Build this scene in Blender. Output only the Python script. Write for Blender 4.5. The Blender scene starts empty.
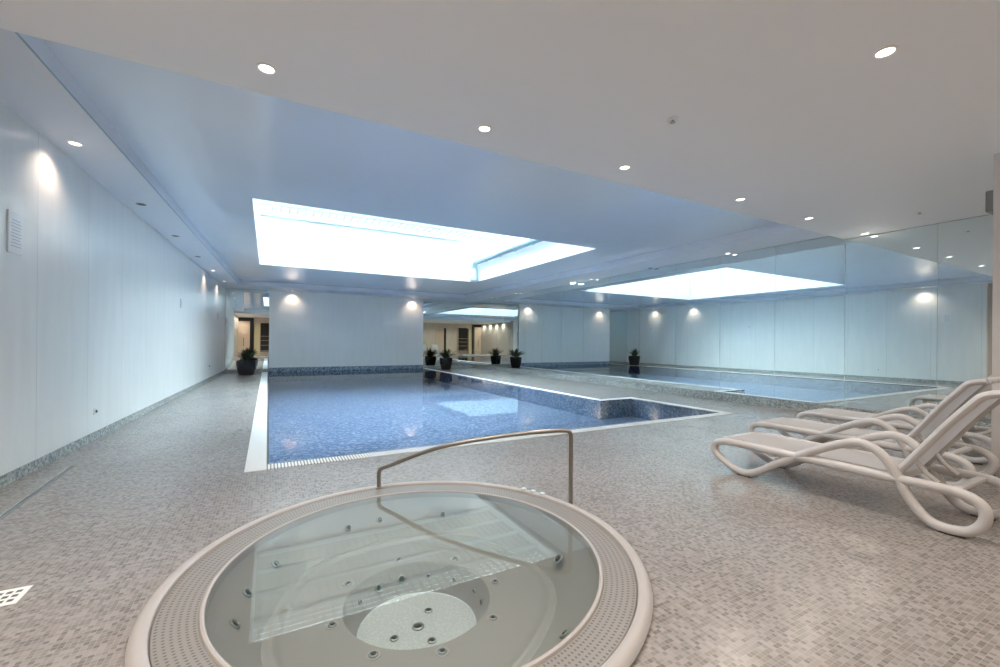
import bpy, bmesh, math, random
from mathutils import Vector, Matrix
random.seed(7)
scene = bpy.context.scene
COL = scene.collection
PI = math.pi

# ------------------------------------------------------------------ camera
cam_d = bpy.data.cameras.new('camera')
cam_d.sensor_width = 36.0
cam_d.lens = 426.03 * 36.0 / 1000.0
cam_d.shift_y = 8.51 / 1000.0
cam_d.clip_start = 0.02
cam = bpy.data.objects.new('camera', cam_d)
COL.objects.link(cam)
cam.matrix_world = (Matrix.Translation((0, 0, 1.25)) @ Matrix.Rotation(-0.4994, 4, 'Z')
                    @ Matrix.Rotation(PI / 2, 4, 'X') @ Matrix.Rotation(0.0083, 4, 'Z'))
scene.camera = cam

# ------------------------------------------------------------------ world / exposure
world = bpy.data.worlds.new('overcast_sky')
scene.world = world
world.use_nodes = True
bg = world.node_tree.nodes['Background']
bg.inputs['Color'].default_value = (0.80, 0.93, 1.0, 1)
bg.inputs['Strength'].default_value = 8.2
scene.view_settings.view_transform = 'Standard'
scene.view_settings.look = 'None'
scene.view_settings.exposure = 1.44
scene.view_settings.gamma = 1.0
scene.view_settings.use_curve_mapping = False
cy = scene.cycles
cy.use_denoising = True
cy.max_bounces = 12
cy.diffuse_bounces = 6
cy.glossy_bounces = 8
cy.transparent_max_bounces = 16
cy.caustics_reflective = True
cy.caustics_refractive = False
cy.sample_clamp_indirect = 4.0
cy.blur_glossy = 0.5
LAMP = (1.0, 0.88, 0.77)
POWER = 12.0         # wall washing downlights
POWER_NEAR = 38.0   # downlights over the near room

# key dimensions (metres)
H = 3.208          # lower ceiling edges around the pool
HP = 3.374         # raised pool ceiling
HB = 3.097         # lower near ceiling
YB = 3.667         # edge of the lower near ceiling
XM = 8.85          # mirror plane
YW = 18.9          # face of the far wall panel
YM = 18.97         # plane of the far mirrors
YR = -2.5          # wall behind the camera
def XL(y): return -2.138 + 0.0381 * y      # left wall
SKY = (-0.215, 6.5, 7.4, 13.75)              # skylight opening

# ------------------------------------------------------------------ materials
def new_mat(name):
    m = bpy.data.materials.new(name); m.use_nodes = True
    return m, m.node_tree.nodes, m.node_tree.links, m.node_tree.nodes['Principled BSDF']
def pmat(name, col, rough=0.5, metal=0.0, spec=0.5, coat=0.0):
    m, N, L, b = new_mat(name)
    b.inputs['Base Color'].default_value = (*col, 1)
    b.inputs['Roughness'].default_value = rough
    b.inputs['Metallic'].default_value = metal
    b.inputs['Specular IOR Level'].default_value = spec
    b.inputs['Coat Weight'].default_value = coat
    return m
def math_n(N, L, op, a, b=None, c=None):
    n = N.new('ShaderNodeMath'); n.operation = op
    for i, v in enumerate((a, b, c)):
        if v is None: continue
        if isinstance(v, (int, float)): n.inputs[i].default_value = v
        else: L.new(v, n.inputs[i])
    return n.outputs[0]
def ramp(N, L, fac, stops, interp='LINEAR'):
    r = N.new('ShaderNodeValToRGB'); r.color_ramp.interpolation = interp
    e = r.color_ramp.elements
    while len(e) < len(stops): e.new(0.5)
    for el, (p, c) in zip(e, stops):
        el.position = p; el.color = (*c, 1)
    L.new(fac, r.inputs[0]); return r.outputs[0]
def mixc(N, L, fac, a, b, mode='MIX'):
    n = N.new('ShaderNodeMix'); n.data_type = 'RGBA'; n.blend_type = mode
    for s, v in ((n.inputs[0], fac), (n.inputs[6], a), (n.inputs[7], b)):
        if isinstance(v, (int, float)): s.default_value = v
        elif isinstance(v, tuple): s.default_value = (*v, 1)
        else: L.new(v, s)
    return n.outputs[2]
def objxyz(N, L):
    t = N.new('ShaderNodeTexCoord'); s = N.new('ShaderNodeSeparateXYZ'); L.new(t.outputs['Object'], s.inputs[0])
    return t.outputs['Object'], s.outputs
def mosaic(name, cols, size=0.021, grout=(0.6, 0.6, 0.58), gw=0.07, axes=(0, 1), rough=0.35, spec=0.5, patch=0.0, coat=0.0, flat=0.0):
    m, N, L, b = new_mat(name)
    vec, S = objxyz(N, L)
    a = math_n(N, L, 'DIVIDE', math_n(N, L, 'ADD', S[axes[0]], 0.003), size)
    c = math_n(N, L, 'DIVIDE', math_n(N, L, 'ADD', S[axes[1]], 0.003), size)
    cmb = N.new('ShaderNodeCombineXYZ')
    L.new(math_n(N, L, 'FLOOR', a), cmb.inputs[0]); L.new(math_n(N, L, 'FLOOR', c), cmb.inputs[1])
    wn = N.new('ShaderNodeTexWhiteNoise'); L.new(cmb.outputs[0], wn.inputs[0])
    n = len(cols)
    col = ramp(N, L, wn.outputs[0], [(i / n, k) for i, k in enumerate(cols)], 'CONSTANT')
    if patch:
        no = N.new('ShaderNodeTexNoise'); no.inputs['Scale'].default_value = 1.3; no.inputs['Detail'].default_value = 3
        L.new(vec, no.inputs['Vector'])
        col = mixc(N, L, patch, col, ramp(N, L, no.outputs[0], [(0.35, (0.62, 0.56, 0.52)), (0.65, (1.0, 1.0, 1.0))]), 'MULTIPLY')
    fa = math_n(N, L, 'FRACT', a); fc = math_n(N, L, 'FRACT', c)
    g = math_n(N, L, 'MAXIMUM', math_n(N, L, 'LESS_THAN', fa, gw), math_n(N, L, 'LESS_THAN', fc, gw))
    col = mixc(N, L, g, col, grout)
    L.new(col, b.inputs['Base Color'])
    b.inputs['Roughness'].default_value = rough
    b.inputs['Specular IOR Level'].default_value = spec
    b.inputs['Coat Weight'].default_value = coat
    return m

M = {}
M['floor'] = mosaic('stone_mosaic_floor', [(0.275, 0.253, 0.238), (0.217, 0.200, 0.187), (0.328, 0.307, 0.293), (0.174, 0.158, 0.145), (0.290, 0.269, 0.249), (0.249, 0.222, 0.206), (0.307, 0.290, 0.277), (0.233, 0.216, 0.202)],
                    grout=(0.32, 0.312, 0.30), gw=0.10, rough=0.26, spec=0.55, patch=0.35)
sk = [(0.38, 0.40, 0.39), (0.26, 0.29, 0.29), (0.46, 0.48, 0.46), (0.18, 0.21, 0.215), (0.34, 0.36, 0.35)]
M['skirt_y'] = mosaic('grey_mosaic_skirting', sk, axes=(1, 2), size=0.025, grout=(0.45, 0.46, 0.45), rough=0.2)
M['skirt_x'] = mosaic('grey_mosaic_skirting_end', sk, axes=(0, 2), size=0.025, grout=(0.45, 0.46, 0.45), rough=0.2)
bl = [(0.034, 0.077, 0.164), (0.160, 0.203, 0.303), (0.011, 0.022, 0.094), (0.271, 0.294, 0.373), (0.057, 0.099, 0.207), (0.414, 0.408, 0.443), (0.018, 0.057, 0.151), (0.089, 0.133, 0.234)]
M['pool_xy'] = mosaic('blue_mosaic_pool_floor', bl, size=0.042, grout=(0.30, 0.36, 0.46), gw=0.06, rough=0.3)
M['pool_xz'] = mosaic('blue_mosaic_pool_end', bl, size=0.03, axes=(0, 2), grout=(0.28, 0.38, 0.55), gw=0.06, rough=0.2)
M['pool_yz'] = mosaic('blue_mosaic_pool_side', bl, size=0.03, axes=(1, 2), grout=(0.28, 0.38, 0.55), gw=0.06, rough=0.2)
M['band'] = mosaic('blue_grey_mosaic_band', [(0.16, 0.22, 0.30), (0.30, 0.38, 0.46), (0.07, 0.11, 0.18), (0.42, 0.50, 0.56), (0.12, 0.20, 0.32)], size=0.03, axes=(0, 2), grout=(0.35, 0.42, 0.48), rough=0.2)
M['ceil'] = pmat('white_ceiling_paint', (0.90, 0.90, 0.895), 0.55, spec=0.3)
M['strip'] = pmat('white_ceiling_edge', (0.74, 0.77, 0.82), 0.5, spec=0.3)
def stretch():
    m, N, L, b = new_mat('glossy_stretch_ceiling')
    b.inputs['Base Color'].default_value = (0.73, 0.79, 0.86, 1)  # blue tint stands in for skylight bounced off the pool
    b.inputs['Roughness'].default_value = 0.16
    b.inputs['Specular IOR Level'].default_value = 0.7
    vec, S = objxyz(N, L)
    no = N.new('ShaderNodeTexNoise'); no.inputs['Scale'].default_value = 0.6; no.inputs['Detail'].default_value = 1
    L.new(vec, no.inputs['Vector'])
    bp = N.new('ShaderNodeBump'); bp.inputs['Strength'].default_value = 0.25; bp.inputs['Distance'].default_value = 0.05
    L.new(no.outputs[0], bp.inputs['Height']); L.new(bp.outputs[0], b.inputs['Normal'])
    return m
M['stretch'] = stretch()
def panelled(name, base, axis, origin, module, rough=0.3, streak=0.12, spec=0.5):
    m, N, L, b = new_mat(name)
    vec, S = objxyz(N, L)
    mp = N.new('ShaderNodeMapping'); L.new(vec, mp.inputs[0]); mp.inputs['Scale'].default_value = (3, 3, 0.5)
    no = N.new('ShaderNodeTexNoise'); no.inputs['Scale'].default_value = 2.2; no.inputs['Detail'].default_value = 6
    L.new(mp.outputs[0], no.inputs['Vector'])
    lo = tuple(c * (1 - streak) for c in base)
    col = ramp(N, L, no.outputs[0], [(0.3, lo), (0.7, base)])
    a = math_n(N, L, 'DIVIDE', math_n(N, L, 'SUBTRACT', S[axis], origin), module)
    f = math_n(N, L, 'FRACT', a)
    g = math_n(N, L, 'LESS_THAN', f, 0.006)
    col = mixc(N, L, g, col, tuple(c * 0.68 for c in base))
    L.new(col, b.inputs['Base Color'])
    b.inputs['Roughness'].default_value = rough; b.inputs['Specular IOR Level'].default_value = spec
    return m
M['wall'] = panelled('white_wall_panels', (0.80, 0.81, 0.80), 1, 5.65, 1.15, rough=0.28, streak=0.06)
M['wall_back'] = panelled('pale_wall_panels', (0.88, 0.89, 0.87), 0, -0.2, 9.0, rough=0.4, streak=0.04)
M['beige'] = panelled('beige_wall_panels', (0.56, 0.50, 0.445), 1, 0.0, 1.35, rough=0.4)
M['beige_x'] = panelled('beige_rear_wall', (0.66, 0.56, 0.46), 0, 0.0, 1.35, rough=0.4)
M['plain'] = pmat('grey_white_wall', (0.66, 0.64, 0.62), 0.5)
M['mirror'] = pmat('mirror_glass', (0.78, 0.86, 0.86), 0.0, metal=1.0)
M['seam'] = pmat('dark_gap', (0.10, 0.13, 0.14), 0.6)
M['white'] = pmat('shaft_white', (0.93, 0.95, 0.96), 0.6)
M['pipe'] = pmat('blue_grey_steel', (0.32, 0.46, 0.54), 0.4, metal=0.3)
M['bar'] = pmat('pale_glazing_bar', (0.55, 0.66, 0.70), 0.4)
M['acrylic'] = pmat('cream_acrylic', (0.41, 0.395, 0.388), 0.38)
M['basin'] = pmat('grey_white_acrylic', (0.345, 0.34, 0.325), 0.3)
M['steel'] = pmat('brushed_bronze_steel', (0.33, 0.305, 0.28), 0.28, metal=1.0)
M['chrome'] = pmat('jet_chrome', (0.36, 0.38, 0.37), 0.38, metal=0.6)
M['darkgrey'] = pmat('dark_grey_plastic', (0.07, 0.085, 0.08), 0.35)
M['midgrey'] = pmat('mid_grey_plastic', (0.22, 0.24, 0.23), 0.35)
M['resin'] = pmat('white_resin', (0.54, 0.53, 0.53), 0.38)
M['rubber'] = pmat('black_rubber', (0.03, 0.03, 0.03), 0.7)
M['pot'] = pmat('black_glazed_pot', (0.012, 0.012, 0.016), 0.25)
M['soil'] = pmat('dark_soil', (0.03, 0.022, 0.015), 0.9)
M['leaf'] = pmat('dark_green_leaf', (0.035, 0.065, 0.03), 0.45)
M['trimw'] = pmat('white_trim_ring', (0.85, 0.84, 0.82), 0.3)
M['lensoff'] = pmat('unlit_lens', (0.12, 0.14, 0.16), 0.15)
M['black'] = pmat('black_frame', (0.012, 0.010, 0.010), 0.4)
M['wood'] = pmat('pale_beige_door', (0.62, 0.47, 0.35), 0.4)
M['yellow'] = pmat('cream_yellow_panel', (0.66, 0.58, 0.36), 0.5)
M['sign'] = pmat('white_notice_board', (0.80, 0.82, 0.84), 0.3)
M['ink'] = pmat('grey_print', (0.50, 0.54, 0.58), 0.6)
M['coping'] = pmat('white_plastic', (0.86, 0.88, 0.88), 0.3)
def fabric():
    m, N, L, b = new_mat('white_sling_fabric')
    vec, S = objxyz(N, L)
    w = N.new('ShaderNodeTexChecker'); w.inputs['Scale'].default_value = 180
    w.inputs['Color1'].default_value = (0.66, 0.66, 0.665, 1); w.inputs['Color2'].default_value = (0.72, 0.72, 0.725, 1)
    L.new(vec, w.inputs['Vector']); L.new(w.outputs[0], b.inputs['Base Color']); b.inputs['Roughness'].default_value = 0.7
    return m
M['fabric'] = fabric()
def emit(name, col, s):
    m, N, L, b = new_mat(name)
    b.inputs['Base Color'].default_value = (*col, 1)
    b.inputs['Emission Color'].default_value = (*col, 1); b.inputs['Emission Strength'].default_value = s
    return m
M['lamp'] = emit('lit_lamp_lens', (1.0, 0.92, 0.84), 2.4)
def water(name, tint, bump=0.0, scale=2.0, ior=1.33):
    m, N, L, b = new_mat(name)
    N.remove(b)
    out = N['Material Output']
    fr = N.new('ShaderNodeFresnel'); fr.inputs['IOR'].default_value = ior
    tr = N.new('ShaderNodeBsdfTransparent'); tr.inputs[0].default_value = (*tint, 1)
    gl = N.new('ShaderNodeBsdfGlossy'); gl.inputs['Roughness'].default_value = 0.0
    mx = N.new('ShaderNodeMixShader')
    L.new(fr.outputs[0], mx.inputs[0]); L.new(tr.outputs[0], mx.inputs[1]); L.new(gl.outputs[0], mx.inputs[2])
    L.new(mx.outputs[0], out.inputs['Surface'])
    if bump:
        tc = N.new('ShaderNodeTexCoord'); no = N.new('ShaderNodeTexNoise')
        no.inputs['Scale'].default_value = scale; no.inputs['Detail'].default_value = 3
        L.new(tc.outputs['Object'], no.inputs['Vector'])
        bp = N.new('ShaderNodeBump'); bp.inputs['Strength'].default_value = bump; bp.inputs['Distance'].default_value = 0.01
        L.new(no.outputs[0], bp.inputs['Height'])
        L.new(bp.outputs[0], gl.inputs['Normal']); L.new(bp.outputs[0], fr.inputs['Normal'])
    return m
M['water'] = water('pool_water', (0.90, 0.96, 0.99), 0.06, 5.0, 1.22)
M['spawater'] = water('spa_water', (0.88, 0.93, 0.92), ior=1.42)
M['glass'] = water('roof_glass', (0.92, 0.96, 0.97))
_g = M['glass'].node_tree
for l in [l for l in _g.links if l.from_node.type == 'FRESNEL']: _g.links.remove(l)
[n for n in _g.nodes if n.type == 'MIX_SHADER'][0].inputs[0].default_value = 0.07
M['louvre'] = pmat('grey_green_louvre', (0.22, 0.25, 0.235), 0.5)
def slats(name, axis, pitch=0.022, duty=0.45):
    m, N, L, b = new_mat(name)
    vec, S = objxyz(N, L)
    f = math_n(N, L, 'FRACT', math_n(N, L, 'DIVIDE', S[axis], pitch))
    g = math_n(N, L, 'LESS_THAN', f, duty)
    L.new(mixc(N, L, g, (0.80, 0.80, 0.78), (0.16, 0.17, 0.18)), b.inputs['Base Color'])
    b.inputs['Roughness'].default_value = 0.35
    return m
M['slat_x'] = slats('white_overflow_slats_near', 0, 0.03, 0.40)
M['slat_y'] = slats('white_overflow_slats_side', 1, 0.022, 0.12)
def perforated():
    m, N, L, b = new_mat('perforated_cream_grating')
    vec, S = objxyz(N, L)
    r = math_n(N, L, 'SQRT', math_n(N, L, 'ADD', math_n(N, L, 'MULTIPLY', S[0], S[0]), math_n(N, L, 'MULTIPLY', S[1], S[1])))
    a = math_n(N, L, 'DIVIDE', math_n(N, L, 'ARCTAN2', S[1], S[0]), 2 * PI)
    rr = math_n(N, L, 'DIVIDE', math_n(N, L, 'SUBTRACT', r, 1.034), 0.0265)
    row = math_n(N, L, 'FLOOR', rr)
    aa = math_n(N, L, 'ADD', math_n(N, L, 'MULTIPLY', a, 330.0), math_n(N, L, 'MULTIPLY', row, 0.5))
    fx = math_n(N, L, 'SUBTRACT', math_n(N, L, 'FRACT', rr), 0.5)
    fy = math_n(N, L, 'SUBTRACT', math_n(N, L, 'FRACT', aa), 0.5)
    d = math_n(N, L, 'SQRT', math_n(N, L, 'ADD', math_n(N, L, 'MULTIPLY', fx, math_n(N, L, 'MULTIPLY', fx, 1.0)), math_n(N, L, 'MULTIPLY', fy, math_n(N, L, 'MULTIPLY', fy, 1.3))))
    hole = math_n(N, L, 'LESS_THAN', d, 0.25)
    L.new(mixc(N, L, hole, (0.25, 0.235, 0.224), (0.09, 0.11, 0.10)), b.inputs['Base Color'])
    b.inputs['Roughness'].default_value = 0.4
    bp = N.new('ShaderNodeBump'); bp.inputs['Strength'].default_value = 0.5; bp.inputs['Distance'].default_value = 0.003; bp.invert = True
    L.new(hole, bp.inputs['Height']); L.new(bp.outputs[0], b.inputs['Normal'])
    return m
M['perf'] = perforated()
def speckle():
    m, N, L, b = new_mat('textured_basin_floor')
    vec, S = objxyz(N, L)
    v = N.new('ShaderNodeTexVoronoi'); v.inputs['Scale'].default_value = 70
    L.new(vec, v.inputs['Vector'])
    L.new(ramp(N, L, v.outputs[0], [(0.2, (0.62, 0.65, 0.65)), (0.5, (0.50, 0.545, 0.55))]), b.inputs['Base Color'])
    b.inputs['Roughness'].default_value = 0.3
    return m
M['speckle'] = speckle()

# ------------------------------------------------------------------ mesh helpers
def link(name, me, parent=None):
    o = bpy.data.objects.new(name, me); COL.objects.link(o)
    if parent: o.parent = parent
    return o
def obj(name, bm, mats, parent=None, smooth=False, loc=None, up=False):
    me = bpy.data.meshes.new(name)
    bmesh.ops.recalc_face_normals(bm, faces=bm.faces[:])
    if up:                                  # an open sheet whose faces must all look upwards
        bm.normal_update()
        for f in bm.faces:
            if f.normal.z < 0: f.normal_flip()
    bm.to_mesh(me); bm.free()
    for m in (mats if isinstance(mats, (list, tuple)) else [mats]): me.materials.append(m)
    if smooth:
        for p in me.polygons: p.use_smooth = True
        try: me.set_sharp_from_angle(angle=math.radians(40))
        except Exception: pass
    o = link(name, me, parent)
    if loc: o.location = loc
    return o
def tag(o, label=None, cat=None, group=None, kind=None):
    if label: o['label'] = label
    if cat: o['category'] = cat
    if group: o['group'] = group
    if kind: o['kind'] = kind
    return o
def struct(name, bm, mats, parent=None, label=None, smooth=False):
    o = obj(name, bm, mats, parent, smooth); o['kind'] = 'structure'
    if label: o['label'] = label
    return o
def thing(name, label, cat, loc=(0, 0, 0), rz=0.0, group=None):
    o = bpy.data.objects.new(name, None); COL.objects.link(o)
    o.empty_display_size = 0.1; o.location = loc; o.rotation_euler = (0, 0, rz)
    return tag(o, label, cat, group)
def add_box(bm, x0, x1, y0, y1, z0, z1, bevel=0.0, mi=0, seg=2):
    r = bmesh.ops.create_cube(bm, size=1.0)
    vs = r['verts']
    for v in vs:
        v.co = Vector(((x0 + x1) / 2 + v.co.x * (x1 - x0), (y0 + y1) / 2 + v.co.y * (y1 - y0), (z0 + z1) / 2 + v.co.z * (z1 - z0)))
    fs = {f for v in vs for f in v.link_faces}
    for f in fs: f.material_index = mi
    if bevel:
        es = list({e for f in fs for e in f.edges})
        bmesh.ops.bevel(bm, geom=es, offset=bevel, segments=seg, affect='EDGES', profile=0.5)
def box(*a, **k):
    bm = bmesh.new(); add_box(bm, *a, **k); return bm
def add_poly(bm, pts, mi=0):
    f = bm.faces.new([bm.verts.new(p) for p in pts]); f.material_index = mi; return f
def add_prism(bm, pts2, z0, z1, mi=0):
    lo = [bm.verts.new((x, y, z0)) for x, y in pts2]; hi = [bm.verts.new((x, y, z1)) for x, y in pts2]
    n = len(pts2)
    fs = [bm.faces.new(lo[::-1]), bm.faces.new(hi)]
    for i in range(n): fs.append(bm.faces.new((lo[i], lo[(i + 1) % n], hi[(i + 1) % n], hi[i])))
    for f in fs: f.material_index = mi
def add_lathe(bm, prof, seg=48, c=(0, 0, 0), wob=None):
    rings = []
    for k, (r, z) in enumerate(prof):
        ring = []
        for i in range(seg):
            a = 2 * PI * i / seg
            rr, zz = (r, z) if wob is None else wob(k, r, z, a)
            ring.append(bm.verts.new((c[0] + rr * math.cos(a), c[1] + rr * math.sin(a), c[2] + zz)))
        rings.append(ring)
    for A, B in zip(rings, rings[1:]):
        for i in range(seg):
            j = (i + 1) % seg
            bm.faces.new((A[i], A[j], B[j], B[i]))
    return rings
def lathe(prof, seg=48, cap0=False, cap1=False, c=(0, 0, 0), wob=None):
    bm = bmesh.new(); rings = add_lathe(bm, prof, seg, c, wob)
    if cap0: bm.faces.new(rings[0])
    if cap1: bm.faces.new(rings[-1])
    return bm
def catmull(pts, n=6, closed=False):
    P = [Vector(p) for p in pts]; out = []; m = len(P)
    rng = range(m) if closed else range(m - 1)
    for i in rng:
        if closed: a, b, c, d = P[(i - 1) % m], P[i], P[(i + 1) % m], P[(i + 2) % m]
        else: a, b, c, d = P[max(i - 1, 0)], P[i], P[i + 1], P[min(i + 2, m - 1)]
        for k in range(n):
            t = k / n
            out.append(0.5 * ((2 * b) + (c - a) * t + (2 * a - 5 * b + 4 * c - d) * t * t + (3 * b - a - 3 * c + d) * t ** 3))
    if not closed: out.append(P[-1])
    return out
def add_tube(bm, pts, r, seg=12, closed=False, rx=None, up=None):
    P = [Vector(p) for p in pts]; n = len(P); rings = []
    up = Vector(up) if up else None
    prev = None
    for i in range(n):
        if closed: t = (P[(i + 1) % n] - P[i - 1]).normalized()
        else: t = (P[min(i + 1, n - 1)] - P[max(i - 1, 0)]).normalized()
        if up is not None: u = (up - t * up.dot(t)).normalized()
        elif prev is None:
            h = Vector((0, 0, 1)) if abs(t.z) < 0.9 else Vector((1, 0, 0)); u = (h - t * h.dot(t)).normalized()
        else: u = (prev - t * prev.dot(t)).normalized()
        prev = u; w = t.cross(u)
        ra = rx or r
        rings.append([bm.verts.new(P[i] + u * ra * math.cos(2 * PI * k / seg) + w * r * math.sin(2 * PI * k / seg)) for k in range(seg)])
    pairs = list(zip(rings, rings[1:])) + ([(rings[-1], rings[0])] if closed else [])
    for A, B in pairs:
        for k in range(seg):
            bm.faces.new((A[k], A[(k + 1) % seg], B[(k + 1) % seg], B[k]))
    if not closed:
        bm.faces.new(rings[0][::-1]); bm.faces.new(rings[-1])
def tube(pts, r, **k):
    bm = bmesh.new(); add_tube(bm, pts, r, **k); return bm
def kids(o): return [c for c in list(COL.objects) if c.parent == o]
def copy_tree(o, parent=None):
    c = o.copy(); COL.objects.link(c)
    if parent is not None: c.parent = parent
    for ch in kids(o): copy_tree(ch, c)
    return c
ORD = ['first', 'second', 'third', 'fourth', 'fifth', 'sixth', 'seventh', 'eighth', 'ninth', 'tenth', 'eleventh', 'twelfth', 'thirteenth', 'fourteenth', 'fifteenth', 'sixteenth', 'seventeenth']

# ------------------------------------------------------------------ tub position, pool outline
TX, TY = 0.771, 2.368
POOL = [(0, 4.86), (7.2, 4.86), (7.2, 6.994), (6.278, 6.994), (6.278, YW), (0, YW)]

# ------------------------------------------------------------------ floor
bm = bmesh.new()
def rect(x0, x1, y0, y1): add_poly(bm, [(x0, y0, 0), (x1, y0, 0), (x1, y1, 0), (x0, y1, 0)])
rect(-2.6, 0, 4.86, 19.4); rect(6.278, 9.0, 6.994, 19.4); rect(7.2, 9.0, 4.86, 6.994); rect(0, 6.278, YW, 19.4)
q = 1.30
rect(-2.6, TX - q, -2.7, 4.86); rect(TX + q, 9.0, -2.7, 4.86)
rect(TX - q, TX + q, -2.7, TY - q); rect(TX - q, TX + q, TY + q, 4.86)
NS = 128
inner = []; outer = []
for i in range(NS):
    a = 2 * PI * i / NS; c, s = math.cos(a), math.sin(a)
    k = q / max(abs(c), abs(s))
    inner.append(bm.verts.new((TX + 1.235 * c, TY + 1.235 * s, 0))); outer.append(bm.verts.new((TX + k * c, TY + k * s, 0)))
for i in range(NS):
    j = (i + 1) % NS; bm.faces.new((inner[i], outer[i], outer[j], inner[j]))
for f in bm.faces:
    if f.normal.z < 0: f.normal_flip()
struct('floor', bm, M['floor'], label='grey beige mosaic tiled floor around the pool and hot tub')

# ------------------------------------------------------------------ walls
bm = bmesh.new()
add_prism(bm, [(XL(4.4), 4.4), (XL(19.3), 19.3), (XL(19.3) - 0.3, 19.3), (XL(4.4) - 0.3, 4.4)], 0, 3.4)
struct('wall_left', bm, M['wall'], label='long white panelled wall on the left, washed by downlights')
bm = bmesh.new()
add_prism(bm, [(XL(4.4) - 0.12, YR), (XL(4.4) - 0.12, 4.4), (XL(4.4) - 0.5, 4.4), (XL(4.4) - 0.5, YR)], 0, 3.4)
struct('wall_near_left', bm, M['beige'])
struct('wall_right', box(XM + 0.012, XM + 0.3, YR, 19.4, 0, 3.4), M['plain'])
bm = box(0.05, 6.28, YW, 19.3, 0.17, 3.4); add_box(bm, 0.05, 6.28, YW, 19.3, 0.0, 0.17, mi=1)
struct('wall_back', bm, [M['wall_back'], M['band']], label='pale blue-white wall panel rising straight from the far end of the pool')
bm = box(-2.0, 0.05, YM + 0.012, 19.3, 0, 3.4); add_box(bm, 6.28, 9.0, YM + 0.012, 19.3, 0, 3.4)
struct('wall_far', bm, M['plain'])
struct('wall_rear', box(-2.6, 9.0, YR - 0.2, YR, 0, 3.4), M['beige_x'])
struct('wall_end', box(6.115, 6.4, YR, 1.33, 0, HB), M['plain'], label='white wall end beside the sun loungers')
struct('baseboard_end', box(6.107, 6.4, YR, 1.338, 0, 0.10), M['skirt_y'])
# skirtings
bm = bmesh.new()
add_prism(bm, [(XL(4.4) + 0.008, 4.4), (XL(18.96) + 0.008, 18.96), (XL(18.96) - 0.01, 18.96), (XL(4.4) - 0.01, 4.4)], 0, 0.10)
struct('baseboard_left', bm, M['skirt_y'])
struct('baseboard_right', box(XM - 0.035, XM + 0.012, 0.0, YM, 0, 0.165), M['skirt_y'])
struct('baseboard_far', box(XL(18.9), 0.05, YM - 0.02, YM + 0.012, 0, 0.12), M['skirt_x'])
struct('baseboard_far_right', box(6.28, XM - 0.036, YM - 0.02, YM + 0.012, 0, 0.12), M['skirt_x'])

# ------------------------------------------------------------------ ceilings
X0, X1_, Y0_, Y1_ = SKY
zc = HP
def XS(y): return -1.5775 + 0.0381 * y
bm = bmesh.new()
cx0 = [(XS(YB) - 0.02, YB), (XS(19.0) - 0.02, 19.0)]
A = [(cx0[0][0], YB, zc), (9.0, YB, zc), (9.0, 19.3, zc), (cx0[1][0], 19.3, zc)]
B = [(X0, Y0_, zc), (X1_, Y0_, zc), (X1_, Y1_, zc), (X0, Y1_, zc)]
va = [bm.verts.new(p) for p in A]; vb = [bm.verts.new(p) for p in B]
for i in range(4):
    j = (i + 1) % 4; bm.faces.new((va[i], vb[i], vb[j], va[j]))
struct('ceiling', bm, M['stretch'], label='glossy stretch ceiling around the skylight, tinted pale blue for bounce light')
bm = bmesh.new()
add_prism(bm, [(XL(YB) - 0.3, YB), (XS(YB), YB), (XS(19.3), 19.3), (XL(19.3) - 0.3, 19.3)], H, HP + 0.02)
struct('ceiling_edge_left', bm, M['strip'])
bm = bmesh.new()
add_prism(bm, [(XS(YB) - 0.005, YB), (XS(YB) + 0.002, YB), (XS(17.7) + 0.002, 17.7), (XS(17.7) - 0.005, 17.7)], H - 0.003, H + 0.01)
struct('shadow_strip_1', bm, M['pipe'], label='thin dark shadow line along the left ceiling edge')  # dark strip drawn in place of the shade under the ceiling step
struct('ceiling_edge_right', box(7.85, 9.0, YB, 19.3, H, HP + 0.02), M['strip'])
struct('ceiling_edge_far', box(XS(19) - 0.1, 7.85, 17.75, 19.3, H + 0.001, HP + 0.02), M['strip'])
struct('ceiling_near', box(-2.8, 9.0, YR - 0.1, YB, HB, H + 0.3), M['ceil'], label='lower white ceiling band over the hot tub')

# ------------------------------------------------------------------ skylight
sky_root = bpy.data.objects.new('skylight', None); COL.objects.link(sky_root)
tag(sky_root, 'large rectangular skylight opening over the pool', None, None, 'structure')
ZT = 4.90; T = 0.12; LEDGE = 4.12
bm = bmesh.new()
add_box(bm, X0 - T, X0, Y0_ - T, Y1_ + T, zc + 0.002, ZT)
add_box(bm, X0, X1_ + 0.6, Y0_ - T, Y0_, zc + 0.002, ZT)
add_box(bm, X0, X1_ + 0.6, Y1_, Y1_ + T, zc + 0.002, ZT)
add_box(bm, X1_, X1_ + T, Y0_, Y1_, zc + 0.002, LEDGE)
add_box(bm, X1_ + T, X1_ + 0.6, Y0_, Y1_, LEDGE - 0.06, LEDGE)
add_box(bm, X1_ + 0.6, X1_ + 0.72, Y0_, Y1_, LEDGE - 0.06, ZT)
sh = obj('shaft', bm, M['white'], sky_root)
bm = bmesh.new(); add_poly(bm, [(X0, Y0_, ZT - 0.03), (X1_ + 0.6, Y0_, ZT - 0.03), (X1_ + 0.6, Y1_, ZT - 0.03), (X0, Y1_, ZT - 0.03)])
obj('glazing', bm, M['glass'], sky_root, up=True)
bm = box(X0 - 0.1, X1_ + 0.7, Y0_ - 0.1, Y0_, ZT, ZT + 0.12); add_box(bm, X0 - 0.1, X1_ + 0.7, Y1_, Y1_ + 0.1, ZT, ZT + 0.12)
add_box(bm, X0 - 0.1, X0, Y0_, Y1_, ZT, ZT + 0.12); add_box(bm, X1_ + 0.6, X1_ + 0.7, Y0_, Y1_, ZT, ZT + 0.12)
obj('roof_curb', bm, M['white'], sky_root)
bm = bmesh.new(); y = Y0_ + 0.03
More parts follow.
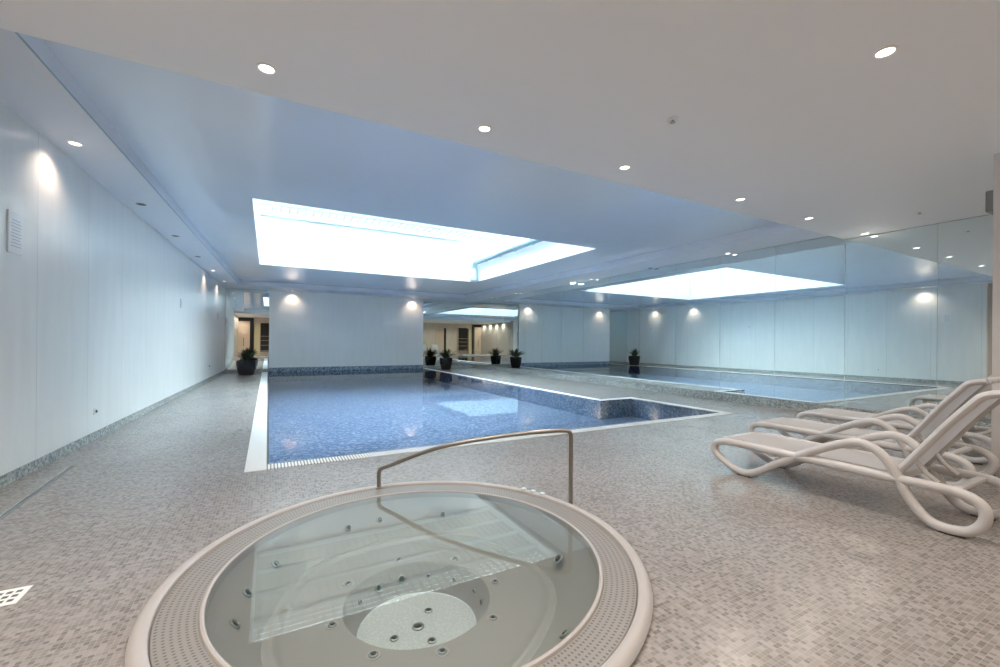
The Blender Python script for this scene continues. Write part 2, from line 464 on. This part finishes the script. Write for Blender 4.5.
while y < Y1_:
    add_box(bm, X0, X1_ + 0.6, y, y + 0.008, ZT + 0.002, ZT + 0.105); y += 0.19
x = X0 + 0.1
while x < X1_ + 0.6:
    add_box(bm, x, x + 0.008, Y0_, Y1_, ZT + 0.004, ZT + 0.10); x += 0.21  # cross fins added to keep sideways skylight off the walls
obj('louvre_and_baffle', bm, M['louvre'], sky_root)
for i in range(1, 6):
    y = Y0_ + (Y1_ - Y0_) * i / 6
    obj('glazing_bar', box(X0, X1_ + 0.6, y - 0.025, y + 0.025, ZT - 0.10, ZT, bevel=0.004), M['bar'], sky_root)
bm = bmesh.new()
add_box(bm, X0, X1_ + 0.6, Y1_ - 0.06, Y1_, ZT - 0.14, ZT - 0.02, bevel=0.005)
obj('edge_beam', bm, M['bar'], sky_root)
obj('edge_beam', box(X0, X1_ + 0.6, Y0_, Y0_ + 0.06, ZT - 0.14, ZT - 0.02, bevel=0.005), M['bar'], sky_root)
# pipe running along the right shaft wall
pr = thing('skylight_pipe', 'blue grey pipe with brackets running along the right side of the skylight', 'pipe', (0, 0, 0))
px = X1_ - 0.13; fy = Y1_ - 0.13
pts = [(px, fy, HP + 0.02), (px, fy, 3.85)] + [Vector(p) for p in catmull([(px, fy, 3.85), (px, fy - 0.02, 3.94), (px, fy - 0.09, 4.01), (px, fy - 0.2, 4.02)], 5)][1:] + [(px, Y0_ + 0.1, 4.02)]
obj('pipe_run', tube(pts, 0.085, seg=20), M['pipe'], pr, smooth=True)
for k in range(6):
    y = fy - 0.9 - k * 0.95
    obj('bracket', lathe([(0.088, -0.03), (0.100, -0.028), (0.100, 0.028), (0.088, 0.03)], 20), M['pipe'], pr, smooth=True).matrix_local = Matrix.Translation((px, y, 4.02)) @ Matrix.Rotation(PI / 2, 4, 'X')
obj('pipe_collar', lathe([(0.09, 0), (0.125, 0.01), (0.125, 0.40), (0.11, 0.42), (0.09, 0.42)], 24, True, True, c=(px, fy, HP + 0.01)), M['bar'], pr, smooth=True)

# ------------------------------------------------------------------ mirrors
y = 3.65 + 1.17 * 13; edges = [YM - 0.005]
while y > 0.1:
    if y < YM - 0.2: edges.append(y)
    y -= 1.17
edges.append(0.14)
edges = sorted(set(round(e, 3) for e in edges), reverse=True)
for k, (b_, a_) in enumerate(zip(edges, edges[1:])):
    top = HB - 0.012 if b_ < YB + 0.05 else H - 0.012
    bm = box(XM, XM + 0.011, a_ + 0.0025, b_ - 0.0025, 0.167, top)
    o = obj('mirror_panel', bm, M['mirror'])
    n = len(edges) - 1
    tag(o, f'tall frameless mirror panel on the right wall, {ORD[k]} counting from the far corner', 'mirror', 'mirror panels along the right wall')
o = obj('mirror_panel', box(XL(18.96) + 0.01, 0.045, YM, YM + 0.011, 0.122, H - 0.005), M['mirror'])
tag(o, 'narrow mirror on the far wall, left of the white panel behind a potted plant', 'mirror', 'mirrors on the far wall')
o = obj('mirror_panel', box(6.285, XM - 0.005, YM, YM + 0.011, 0.122, H - 0.005), M['mirror'])
tag(o, 'wide mirror on the far wall, right of the white panel behind a potted plant', 'mirror', 'mirrors on the far wall')

# ------------------------------------------------------------------ swimming pool
pool = thing('swimming_pool', 'large blue mosaic swimming pool under the skylight', 'swimming pool')
D = 0.40
bm = bmesh.new()
add_poly(bm, [(x, y, -D) for x, y in POOL], 0)
n = len(POOL)
for i in range(n):
    (xa, ya), (xb, yb) = POOL[i], POOL[(i + 1) % n]
    add_poly(bm, [(xa, ya, -D), (xb, yb, -D), (xb, yb, 0), (xa, ya, 0)], 1 if abs(ya - yb) < 1e-6 else 2)
me_o = obj('basin', bm, [M['pool_xy'], M['pool_xz'], M['pool_yz']], pool)
bm = bmesh.new(); add_poly(bm, [(x, y, -0.008) for x, y in POOL])
wo = obj('water', bm, M['water'], pool, up=True)
W = 0.185
cp = obj('overflow_grating', box(-W, 0.0, 4.68, YW, -0.02, 0.006, bevel=0.002), M['slat_y'], pool)
cp['label'] = 'wide white overflow grating on the left edge'
obj('gutter_slot', box(-0.002, 0.024, 4.862, YW, -0.012, 0.003), M['darkgrey'], pool)
obj('gutter_slot', box(0.024, 7.19, 4.853, 4.872, -0.012, 0.003), M['darkgrey'], pool)
obj('overflow_grating', box(0.0, 7.2 + W, 4.68, 4.852, -0.02, 0.006, bevel=0.002), M['slat_x'], pool)
obj('overflow_grating', box(7.2, 7.2 + W, 4.852, 7.18, -0.02, 0.006, bevel=0.002), M['slat_y'], pool)
obj('overflow_grating', box(6.28, 7.2, 6.996, 7.18, -0.02, 0.006, bevel=0.002), M['slat_x'], pool)
obj('overflow_grating', box(6.28, 6.28 + W, 7.18, YW, -0.02, 0.006, bevel=0.002), M['slat_y'], pool)

# ------------------------------------------------------------------ hot tub
tub = thing('hot_tub', 'round sunken hot tub with cream rim in the foreground', 'hot tub', (TX, TY, 0))
rim = [(1.235, -0.02), (1.262, 0.0), (1.268, 0.018), (1.258, 0.036), (1.238, 0.046), (1.216, 0.046), (1.202, 0.040), (1.197, 0.026), (1.196, 0.0), (1.19, -0.012), (1.03, -0.012), (1.004, -0.012)]
obj('rim', lathe(rim, 160), M['acrylic'], tub, smooth=True)
gr = obj('overflow_grating', lathe([(1.195, 0.026), (1.19, 0.030), (1.12, 0.028), (1.034, 0.024)], 160), M['perf'], tub, smooth=True)
gr['label'] = 'perforated cream overflow grating ring'
lip = [(1.034, 0.0), (1.033, 0.026), (1.029, 0.035), (1.021, 0.038), (1.013, 0.035), (1.008, 0.02), (1.003, -0.012)]
obj('inner_lip', lathe(lip, 160), M['acrylic'], tub, smooth=True)
def seatwob(k, r, z, a):
    if 3 <= k <= 9:
        return r + 0.018 * math.cos(5 * (a + 0.3)), z
    return r, z
bas = [(1.004, -0.008), (0.985, -0.03), (0.90, -0.11), (0.80, -0.20), (0.785, -0.212), (0.765, -0.207), (0.75, -0.199), (0.735, -0.201), (0.72, -0.216), (0.69, -0.222), (0.55, -0.225), (0.435, -0.222), (0.41, -0.226), (0.398, -0.24), (0.345, -0.375), (0.335, -0.388)]
obj('basin', lathe(bas, 128, wob=seatwob), M['basin'], tub, smooth=True)
fl = obj('footwell_floor', lathe([(0.336, -0.3885), (0.20, -0.392), (0.001, -0.392)], 96), M['speckle'], tub, smooth=True)
bm = bmesh.new(); rg = add_lathe(bm, [(1.0115, 0.030), (0.5, 0.030), (0.02, 0.030)], 128); bm.faces.new(rg[-1])
obj('water', bm, M['spawater'], tub, up=True)
def jet(ang, r, z, tilt, size, name='jet_nozzle'):
    bm = lathe([(size, 0), (size * 0.98, 0.006), (size * 0.72, 0.009), (size * 0.62, 0.004)], 24)
    o = obj(name, bm, M['chrome'], tub, smooth=True)
    o.matrix_local = Matrix.Rotation(ang, 4, 'Z') @ Matrix.Translation((r, 0, z)) @ Matrix.Rotation(-tilt, 4, 'Y')
    if name == 'seat_air_jet':
        obj('jet_collar', lathe([(size * 1.75, -0.001), (size * 1.65, 0.003), (size * 1.25, 0.003), (size * 1.1, 0.0)], 24), M['acrylic'], o, smooth=True)
    i = obj('jet_insert', lathe([(size * 0.64, 0.003), (size * 0.3, 0.004), (size * 0.28, 0.010), (0.0005, 0.010)], 20), M['darkgrey'], o, smooth=True)
for d in (-177, -134, -94, -51, -8, 41, 88, 135): jet(math.radians(d), 0.468, -0.2225, 0.0, 0.020, 'seat_air_jet')
for d in (-167, 48, -78): jet(math.radians(d), 0.15, -0.391, 0.0, 0.024, 'floor_jet')
jet(0, 0.0, -0.391, 0.0, 0.034, 'suction_cover')
for d, r, s in ((179, .9, .030), (162, .9, .030), (143, .9, .026), (106, .9, .024), (91, .9, .024), (-14, .86, .036), (60, .9, .022), (-60, .9, .028), (-110, .9, .028)):
    jet(math.radians(d), r, -0.106, math.radians(42), s, 'back_jet')
for d, s in ((114, .024), (89, .026), (62, .013), (34, .013), (139, .014), (5, .013), (-14, .016), (-100, .02)):
    jet(math.radians(d), 0.372, -0.30, math.radians(66), s, 'footwell_jet')
for (bx_, by_) in ((1.98, 2.82), (1.93, 2.90), (1.88, 2.975)):
    v = Vector((bx_ - TX, by_ - TY)).normalized() * 1.228
    o = obj('air_button', lathe([(0.022, 0), (0.022, 0.010), (0.018, 0.014), (0.001, 0.014)], 20), M['bar'], tub, smooth=True, loc=(v.x, v.y, 0.044))

# handrail
hr = thing('handrail', 'bronze steel grab rail arching over the far rim of the hot tub', 'handrail')
pa = [(0.82, 3.585, 0.03), (0.82, 3.585, 0.155)]
pc = catmull([(0.82, 3.585, 0.155), (0.835, 3.573, 0.19), (0.90, 3.52, 0.225), (1.23, 3.255, 0.395), (1.61, 2.95, 0.505), (1.86, 2.75, 0.555), (1.985, 2.652, 0.573), (2.035, 2.612, 0.568), (2.047, 2.603, 0.53)], 6)
path = [Vector(pa[0])] + pc + [Vector((2.047, 2.603, 0.3)), Vector((2.047, 2.603, 0.003))]
obj('rail', tube(path, 0.0165, seg=16), M['steel'], hr, smooth=True)
for p in ((0.82, 3.585), (2.047, 2.603)):
    obj('base_flange', lathe([(0.032, 0), (0.032, 0.005), (0.022, 0.009), (0.018, 0.012)], 24, True, True, c=(p[0], p[1], 0.030 if p[0] < 1 else 0.003)), M['steel'], hr, smooth=True)

# ------------------------------------------------------------------ sun loungers
LOOP = [(1.55, .030), (1.68, .052), (1.83, .13), (1.868, .205), (1.82, .268), (1.66, .292), (1.35, .290), (.95, .290), (.55, .288), (.28, .292), (.11, .282), (.022, .225), (.018, .135), (.075, .055), (.18, .030), (.28, .055), (.37, .16), (.44, .30), (.53, .44), (.65, .500), (.79, .465), (1.0, .355), (1.25, .20), (1.43, .075)]
WD = 0.60
def make_lounger():
    t = thing('sun_lounger', 'x', 'sun lounger', (0, 0, 0))
    for x in (0.0, WD):
        pts = catmull([(x, a, b) for a, b in LOOP], 6, closed=True)
        obj('side_frame', tube(pts, 0.033, seg=16, closed=True, rx=0.034, up=(1, 0, 0)), M['resin'], t, smooth=True)
        obj('foot_pad', box(x - 0.026, x + 0.026, 1.50, 1.62, 0.0, 0.012, bevel=0.004), M['rubber'], t)
        obj('foot_pad', box(x - 0.026, x + 0.026, 0.10, 0.22, 0.0, 0.012, bevel=0.004), M['rubber'], t)
    # seat frame edge and sling
    bm = bmesh.new()
    add_box(bm, 0.03, 0.065, 0.45, 1.80, 0.245, 0.318, bevel=0.012)
    add_box(bm, WD - 0.065, WD - 0.03, 0.45, 1.80, 0.245, 0.318, bevel=0.012)
    add_box(bm, 0.03, WD - 0.03, 1.765, 1.82, 0.262, 0.318, bevel=0.014)
    add_box(bm, 0.03, WD - 0.03, 0.44, 0.49, 0.262, 0.318, bevel=0.014)
    obj('seat_frame', bm, M['resin'], t, smooth=True)
    bm = bmesh.new()
    n = 16; rows = []
    for i in range(n + 1):
        y = 0.46 + (1.80 - 0.46) * i / n
        rows.append([bm.verts.new((0.045 + (WD - 0.09) * j / 8, y, 0.322 - 0.012 * math.sin(PI * j / 8))) for j in range(9)])
    for Ra, Rb in zip(rows, rows[1:]):
        for j in range(8): bm.faces.new((Ra[j], Ra[j + 1], Rb[j + 1], Rb[j]))
    bmesh.ops.solidify(bm, geom=bm.faces[:], thickness=0.004)
    obj('seat_sling', bm, M['fabric'], t, smooth=True)
    # backrest: hinge at (y .46, z .31), top at (y .06, z .95), curved over at the top
    back = catmull([(0, .47, .305), (0, .34, .50), (0, .21, .70), (0, .10, .85), (0, .03, .93), (0, -.07, .955)], 6)
    for x in (0.045, WD - 0.045):
        obj('back_frame', tube([(x, p.y, p.z) for p in back], 0.026, seg=12, rx=0.036, up=(1, 0, 0)), M['resin'], t, smooth=True)
    bm = bmesh.new(); rows = []
    for p in back: rows.append([bm.verts.new((0.05 + (WD - 0.10) * j / 8, p.y - 0.004 - 0.014 * math.sin(PI * j / 8), p.z)) for j in range(9)])
    for Ra, Rb in zip(rows, rows[1:]):
        for j in range(8): bm.faces.new((Ra[j], Ra[j + 1], Rb[j + 1], Rb[j]))
    bmesh.ops.solidify(bm, geom=bm.faces[:], thickness=0.005)
    obj('back_sling', bm, M['fabric'], t, smooth=True)
    obj('back_top_bar', tube([(0.045, -.07, .955), (0.3, -.078, .957), (WD - 0.045, -.07, .955)], 0.026, seg=10, rx=0.024), M['resin'], t, smooth=True)
    for x in (0.11, WD - 0.11):
        obj('back_prop', tube(catmull([(x, .38, .43), (x, .33, .36), (x, .26, .30)], 4), 0.014, seg=8, rx=0.024, up=(1, 0, 0)), M['resin'], t, smooth=True)
    for yy, zz in ((0.16, 0.292), (1.30, 0.262), (0.80, 0.262)):
        obj('cross_bar', box(0.0, WD, yy - 0.025, yy + 0.025, zz - 0.018, zz + 0.012, bevel=0.008), M['resin'], t, smooth=True)
    return t
lg = make_lounger()
LL = [(3.985, 0.875, 'white sun lounger with raised back, the nearest one, standing clear at the row front'),
      (5.22, 1.24, 'white sun lounger with raised back, the middle one between the nearest lounger and the farthest'),
      (6.62, 1.40, 'white sun lounger with raised back, the farthest one, closest to the mirror wall')]
for i, (x, y, lab) in enumerate(LL):
    o = lg if i == 0 else copy_tree(lg)
    o.location = (x, y, 0); tag(o, lab, 'sun lounger', 'white sun loungers by the mirror wall')

# ------------------------------------------------------------------ potted plants
def make_plant(x, y, lab, seed, s=1.0, spread=0.34):
    rnd = random.Random(seed)
    t = thing('potted_plant', lab, 'potted plant', (x, y, 0), 0, 'black potted plants at the far end')
    prof = [(0.19 * s, 0.0), (0.21 * s, 0.02), (0.262 * s, 0.22), (0.283 * s, 0.40), (0.280 * s, 0.46), (0.285 * s, 0.48), (0.285 * s, 0.52), (0.262 * s, 0.52), (0.255 * s, 0.47)]
    obj('pot', lathe(prof, 40, cap0=True), M['pot'], t, smooth=True)
    obj('soil', lathe([(0.256 * s, 0.475), (0.12, 0.485), (0.001, 0.49)], 32), M['soil'], t, smooth=True)
    bm = bmesh.new()
    for k in range(90):
        a = rnd.uniform(0, 2 * PI); L_ = rnd.uniform(0.26, 0.48); lean = rnd.uniform(0.1, 1.15); w = rnd.uniform(0.022, 0.038)
        bx_, by_ = rnd.uniform(-0.1, 0.1), rnd.uniform(-0.1, 0.1)
        c, s_ = math.cos(a), math.sin(a); prev = None
        for i in range(6):
            u = i / 5; th = lean * (0.35 + 0.9 * u)
            rr = L_ * u * math.sin(th) * spread / 0.34; zz = 0.48 + L_ * u * math.cos(th * 0.8) * 1.05
            ww = w * (math.sin(PI * min(0.95, 0.15 + 0.8 * u)))
            pa_ = bm.verts.new((bx_ + c * rr - s_ * ww, by_ + s_ * rr + c * ww, zz)); pb = bm.verts.new((bx_ + c * rr, by_ + s_ * rr, zz - ww * 0.4)); pc_ = bm.verts.new((bx_ + c * rr + s_ * ww, by_ + s_ * rr - c * ww, zz))
            if prev: bm.faces.new((prev[0], prev[1], pb, pa_)); bm.faces.new((prev[1], prev[2], pc_, pb))
            prev = (pa_, pb, pc_)
    o = obj('foliage', bm, M['leaf'], t, smooth=True)
    return t
make_plant(-0.66, 17.65, 'leafy plant in a black pot by the left wall, at the far left pool corner', 3, 1.12, 0.30)
make_plant(7.03, 17.93, 'spiky plant in a black pot on the deck at the far right pool corner', 5, 1.0, 0.40)

# ------------------------------------------------------------------ downlights
def beam(power, color, cone):
    d = bpy.data.lights.new('lamp_beam', 'SPOT'); d.energy = power; d.color = color
    d.spot_size = math.radians(cone); d.spot_blend = 1.0; d.shadow_soft_size = 0.025
    return d
beam_near = beam(POWER_NEAR, LAMP, 150); beam_wall = beam(POWER, (1.0, 0.80, 0.63), 130)
def make_downlight(lit):
    t = thing('downlight', 'x', 'downlight')
    obj('trim_ring', lathe([(0.062, 0.0), (0.060, -0.006), (0.050, -0.008), (0.045, -0.004), (0.044, 0.0)], 28), M['trimw'] if lit else M['midgrey'], t, smooth=True)
    obj('lens', lathe([(0.0445, -0.0035), (0.02, -0.005), (0.0005, -0.0055)], 24), M['lamp'] if lit else M['lensoff'], t, smooth=True)
    if lit:
        d = beam_wall
        l = bpy.data.objects.new('lamp_beam', d); COL.objects.link(l); l.parent = t; l.location = (0, 0, -0.03)
    return t
dl_on = make_downlight(True); dl_off = make_downlight(False)
used = {True: False, False: False}
def downlight(x, y, z, lab, grp, lit=True, power=None):
    src = dl_on if lit else dl_off
    if used[lit]: o = copy_tree(src)
    else: o = src; used[lit] = True
    o.location = (x, y, z); tag(o, lab, 'downlight', grp)
    for c in kids(o):
        if c.type == 'LIGHT': c.data = beam_near if power else beam_wall
    return o
for i, x in enumerate((-0.02, 1.635, 3.28, 5.28, 6.93, 8.68)):
    downlight(x, 3.31, HB, f'lit round downlight, {ORD[i]} from the left in the row along the lower ceiling edge', 'downlights along the lower ceiling edge', True, POWER_NEAR)
for i, (x, y) in enumerate(((3.40, 1.20), (1.2, 0.9), (-1.1, 0.9), (5.6, -0.6), (3.2, -1.1), (1.0, -1.1), (7.6, 0.4))):  # all after the first are added out of view to brighten the near ceiling
    lab = 'lit round downlight in the lower ceiling, large one nearest above the loungers' if i == 0 else f'added fill downlight behind the viewpoint, {ORD[i - 1]} of those over the near room'
    downlight(x, y, HB, lab, 'downlights over the near room', True, POWER_NEAR)
for i, (y, lit) in enumerate(((5.8, True), (7.93, False), (10.03, False), (12.25, False), (14.5, True), (16.9, True))):
    downlight(XL(y) + 0.21, y, H, f'{"lit" if lit else "unlit"} downlight in the left ceiling edge, {ORD[i]} from the near end', 'downlights along the left wall', lit)
for i, (y, lit) in enumerate(((5.74, True), (7.87, False), (10.17, True), (14.7, True), (16.77, True))):
    downlight(8.73, y, H, f'{"lit" if lit else "unlit"} downlight close to the mirror wall, {ORD[i]} from the near end', 'downlights along the mirror wall', lit)
for i, x in enumerate((0.85, 5.75)):
    downlight(x, 18.70, H, f'lit downlight washing the {"left" if i == 0 else "right"} side of the far wall panel', 'downlights above the far wall panel')
for i, y in enumerate((2.3, 0.95, -0.4, -1.75)):
    downlight(XL(4.4) + 0.12, y, HB, f'lit downlight washing the beige near-left wall, {ORD[i]} from the pool side', 'downlights along the beige wall', True, POWER_NEAR)
t = thing('emergency_light', 'small greenish white emergency light on the ceiling edge next to the mirror wall', 'light', (8.68, 11.0, H))
obj('housing', box(-0.06, 0.06, -0.09, 0.09, -0.035, 0.0, bevel=0.008), M['trimw'], t)
obj('diffuser', box(-0.05, 0.05, -0.075, 0.075, -0.045, -0.035, bevel=0.003), emit('green_white_glow', (0.80, 1.0, 0.88), 6.0), t)
# small ceiling fittings
def sprinkler(x, y, lab):
    t = thing('sprinkler_head', lab, 'sprinkler', (x, y, HB), 0, 'small ceiling fittings')
    obj('plate', lathe([(0.05, 0), (0.048, -0.006), (0.02, -0.010), (0.012, -0.010)], 24), M['trimw'], t, smooth=True)
    obj('nozzle', lathe([(0.012, -0.008), (0.012, -0.022), (0.024, -0.026), (0.0005, -0.028)], 16), M['chrome'], t, smooth=True)
sprinkler(2.92, 2.41, 'small sprinkler head in the lower ceiling between the downlights')
sprinkler(7.90, 2.40, 'small sprinkler head in the lower ceiling close to the mirror wall')

# ------------------------------------------------------------------ things on walls
def notice(y, z0, z1, w, lab, lines=True):
    t = thing('notice_board', lab, 'sign', (XL(y) , y, 0), -math.atan(0.0381), 'notices on the left wall')
    obj('board', box(0.0, 0.012, -w / 2, w / 2, z0, z1, bevel=0.003), M['sign'], t)
    bm = bmesh.new(); n = 9
    for k in range(n):
        zz = z1 - (z1 - z0) * (0.2 + 0.7 * k / n); ww = w * (0.36 if k % 3 else 0.28)
        add_box(bm, 0.012, 0.0128, -ww, ww, zz - 0.004, zz + 0.003)
    obj('print', bm, M['ink'], t)
notice(5.27, 1.98, 2.34, 0.22, 'white notice board with fine grey print, near end of left wall')
notice(11.7, 1.95, 2.15, 0.15, 'small white notice halfway along the left wall')
notice(17.2, 1.95, 2.15, 0.15, 'small white notice at the far end of the left wall')
def outlet(y, z, lab, dark=True):
    t = thing('wall_outlet', lab, 'outlet', (XL(y), y, z), -math.atan(0.0381), 'outlets on the left wall')
    obj('plate', box(0.0, 0.010, -0.05, 0.05, -0.04, 0.04, bevel=0.004), M['sign'], t)
    o = obj('inlet', lathe([(0.018, 0), (0.018, 0.012), (0.013, 0.014), (0.0005, 0.008)], 20), M['darkgrey'], t, smooth=True)
    o.rotation_euler = (0, PI / 2, 0); o.location = (0.008, 0, 0)
outlet(7.03, 0.35, 'round wall inlet with dark centre, low on the near left wall')
outlet(15.5, 0.45, 'small wall inlet, low near the far end of left wall')
t = thing('wall_box', 'slim dark box fixed high on the white wall end', 'box', (6.20, 1.33, 2.65))
obj('housing', box(-0.08, 0.10, 0.0, 0.05, -0.10, 0.105, bevel=0.005), M['midgrey'], t)
obj('face_plate', box(-0.07, 0.09, 0.05, 0.054, -0.09, 0.095, bevel=0.001), M['darkgrey'], t)
# floor drains
t = thing('slot_drain', 'long narrow steel slot drain in the floor beside left wall', 'drain', (-1.645, 4.9, 0), 0.035)
bm = bmesh.new(); add_box(bm, -0.02, -0.006, -0.9, 0.78, 0, 0.004, bevel=0.001); add_box(bm, 0.006, 0.02, -0.9, 0.78, 0, 0.004, bevel=0.001)
obj('edge_profile', bm, M['chrome'], t)
obj('slot', box(-0.006, 0.006, -0.9, 0.78, 0, 0.0015), M['darkgrey'], t)
t = thing('floor_drain', 'small square perforated floor drain at the left foreground', 'drain', (-1.115, 2.93, 0), 0.0)
bm = bmesh.new(); add_box(bm, -0.085, 0.085, -0.085, 0.085, 0, 0.004, bevel=0.001)
obj('grate', bm, M['coping'], t)
bm = bmesh.new()
for i in range(4):
    for j in range(3): add_box(bm, -0.062 + i * 0.034, -0.040 + i * 0.034, -0.058 + j * 0.044, -0.034 + j * 0.044, 0.0041, 0.0046)
obj('slots', bm, M['darkgrey'], t)

# ------------------------------------------------------------------ near room, seen in the mirrors
def rear_box(name, lab, cat, x0, x1, z0, z1, mat, dp=0.05):
    t = thing(name, lab, cat, ((x0 + x1) / 2, YR, z0)); h = (x1 - x0) / 2
    return t, h
d1 = bpy.data.objects.new('door_1', None); COL.objects.link(d1); d1['kind'] = 'structure'; d1['label'] = 'pale beige door in a heavy black frame, seen in the far left mirror'
d1.location = (-1.7, YR, 0)
bm = box(-0.42, 0.43, 0.0, 0.09, 2.78, 3.05, bevel=0.004); add_box(bm, 0.43, 0.70, 0.0, 0.09, 0, 3.05, bevel=0.004)
obj('door_frame', bm, M['black'], d1)
lf = obj('door_leaf', box(-0.42, 0.43, 0.0, 0.05, 0, 2.78, bevel=0.004), M['wood'], d1)
obj('door_handle', box(-0.03, 0.0, 0.05, 0.09, 0.75, 1.45, bevel=0.006), M['black'], lf)
d2 = bpy.data.objects.new('door_2', None); COL.objects.link(d2); d2['kind'] = 'structure'; d2['label'] = 'pale beige door with a dark gap beside it'
d2.location = (2.3, YR, 0)
obj('door_leaf', box(-0.2, 0.7, 0.0, 0.05, 0, 2.5, bevel=0.004), M['wood'], d2)
obj('door_frame', box(-0.42, -0.2, 0.0, 0.06, 0, 2.6, bevel=0.004), M['black'], d2)
sh_ = thing('open_shelf_unit', 'tall dark open shelf unit against the rear wall, seen in the far left mirror', 'shelf', (0.05, YR, 0))
obj('back_board', box(-0.6, 0.6, 0.0, 0.03, 0.3, 2.65), M['black'], sh_)
for z in (0.35, 0.8, 1.2, 1.55): obj('shelf', box(-0.6, 0.6, 0.03, 0.28, z, z + 0.03, bevel=0.003), M['wood'], sh_)
for x in (-0.6, 0.57): obj('side_panel', box(x, x + 0.03, 0.03, 0.28, 0, 2.65, bevel=0.003), M['wood'], sh_)
pn = obj('wall_panel', box(-0.98, -0.57, YR, YR + 0.03, 0, 2.7, bevel=0.004), M['yellow'])
tag(pn, 'cream yellow panel on the rear wall beside the black door frame', 'panel')
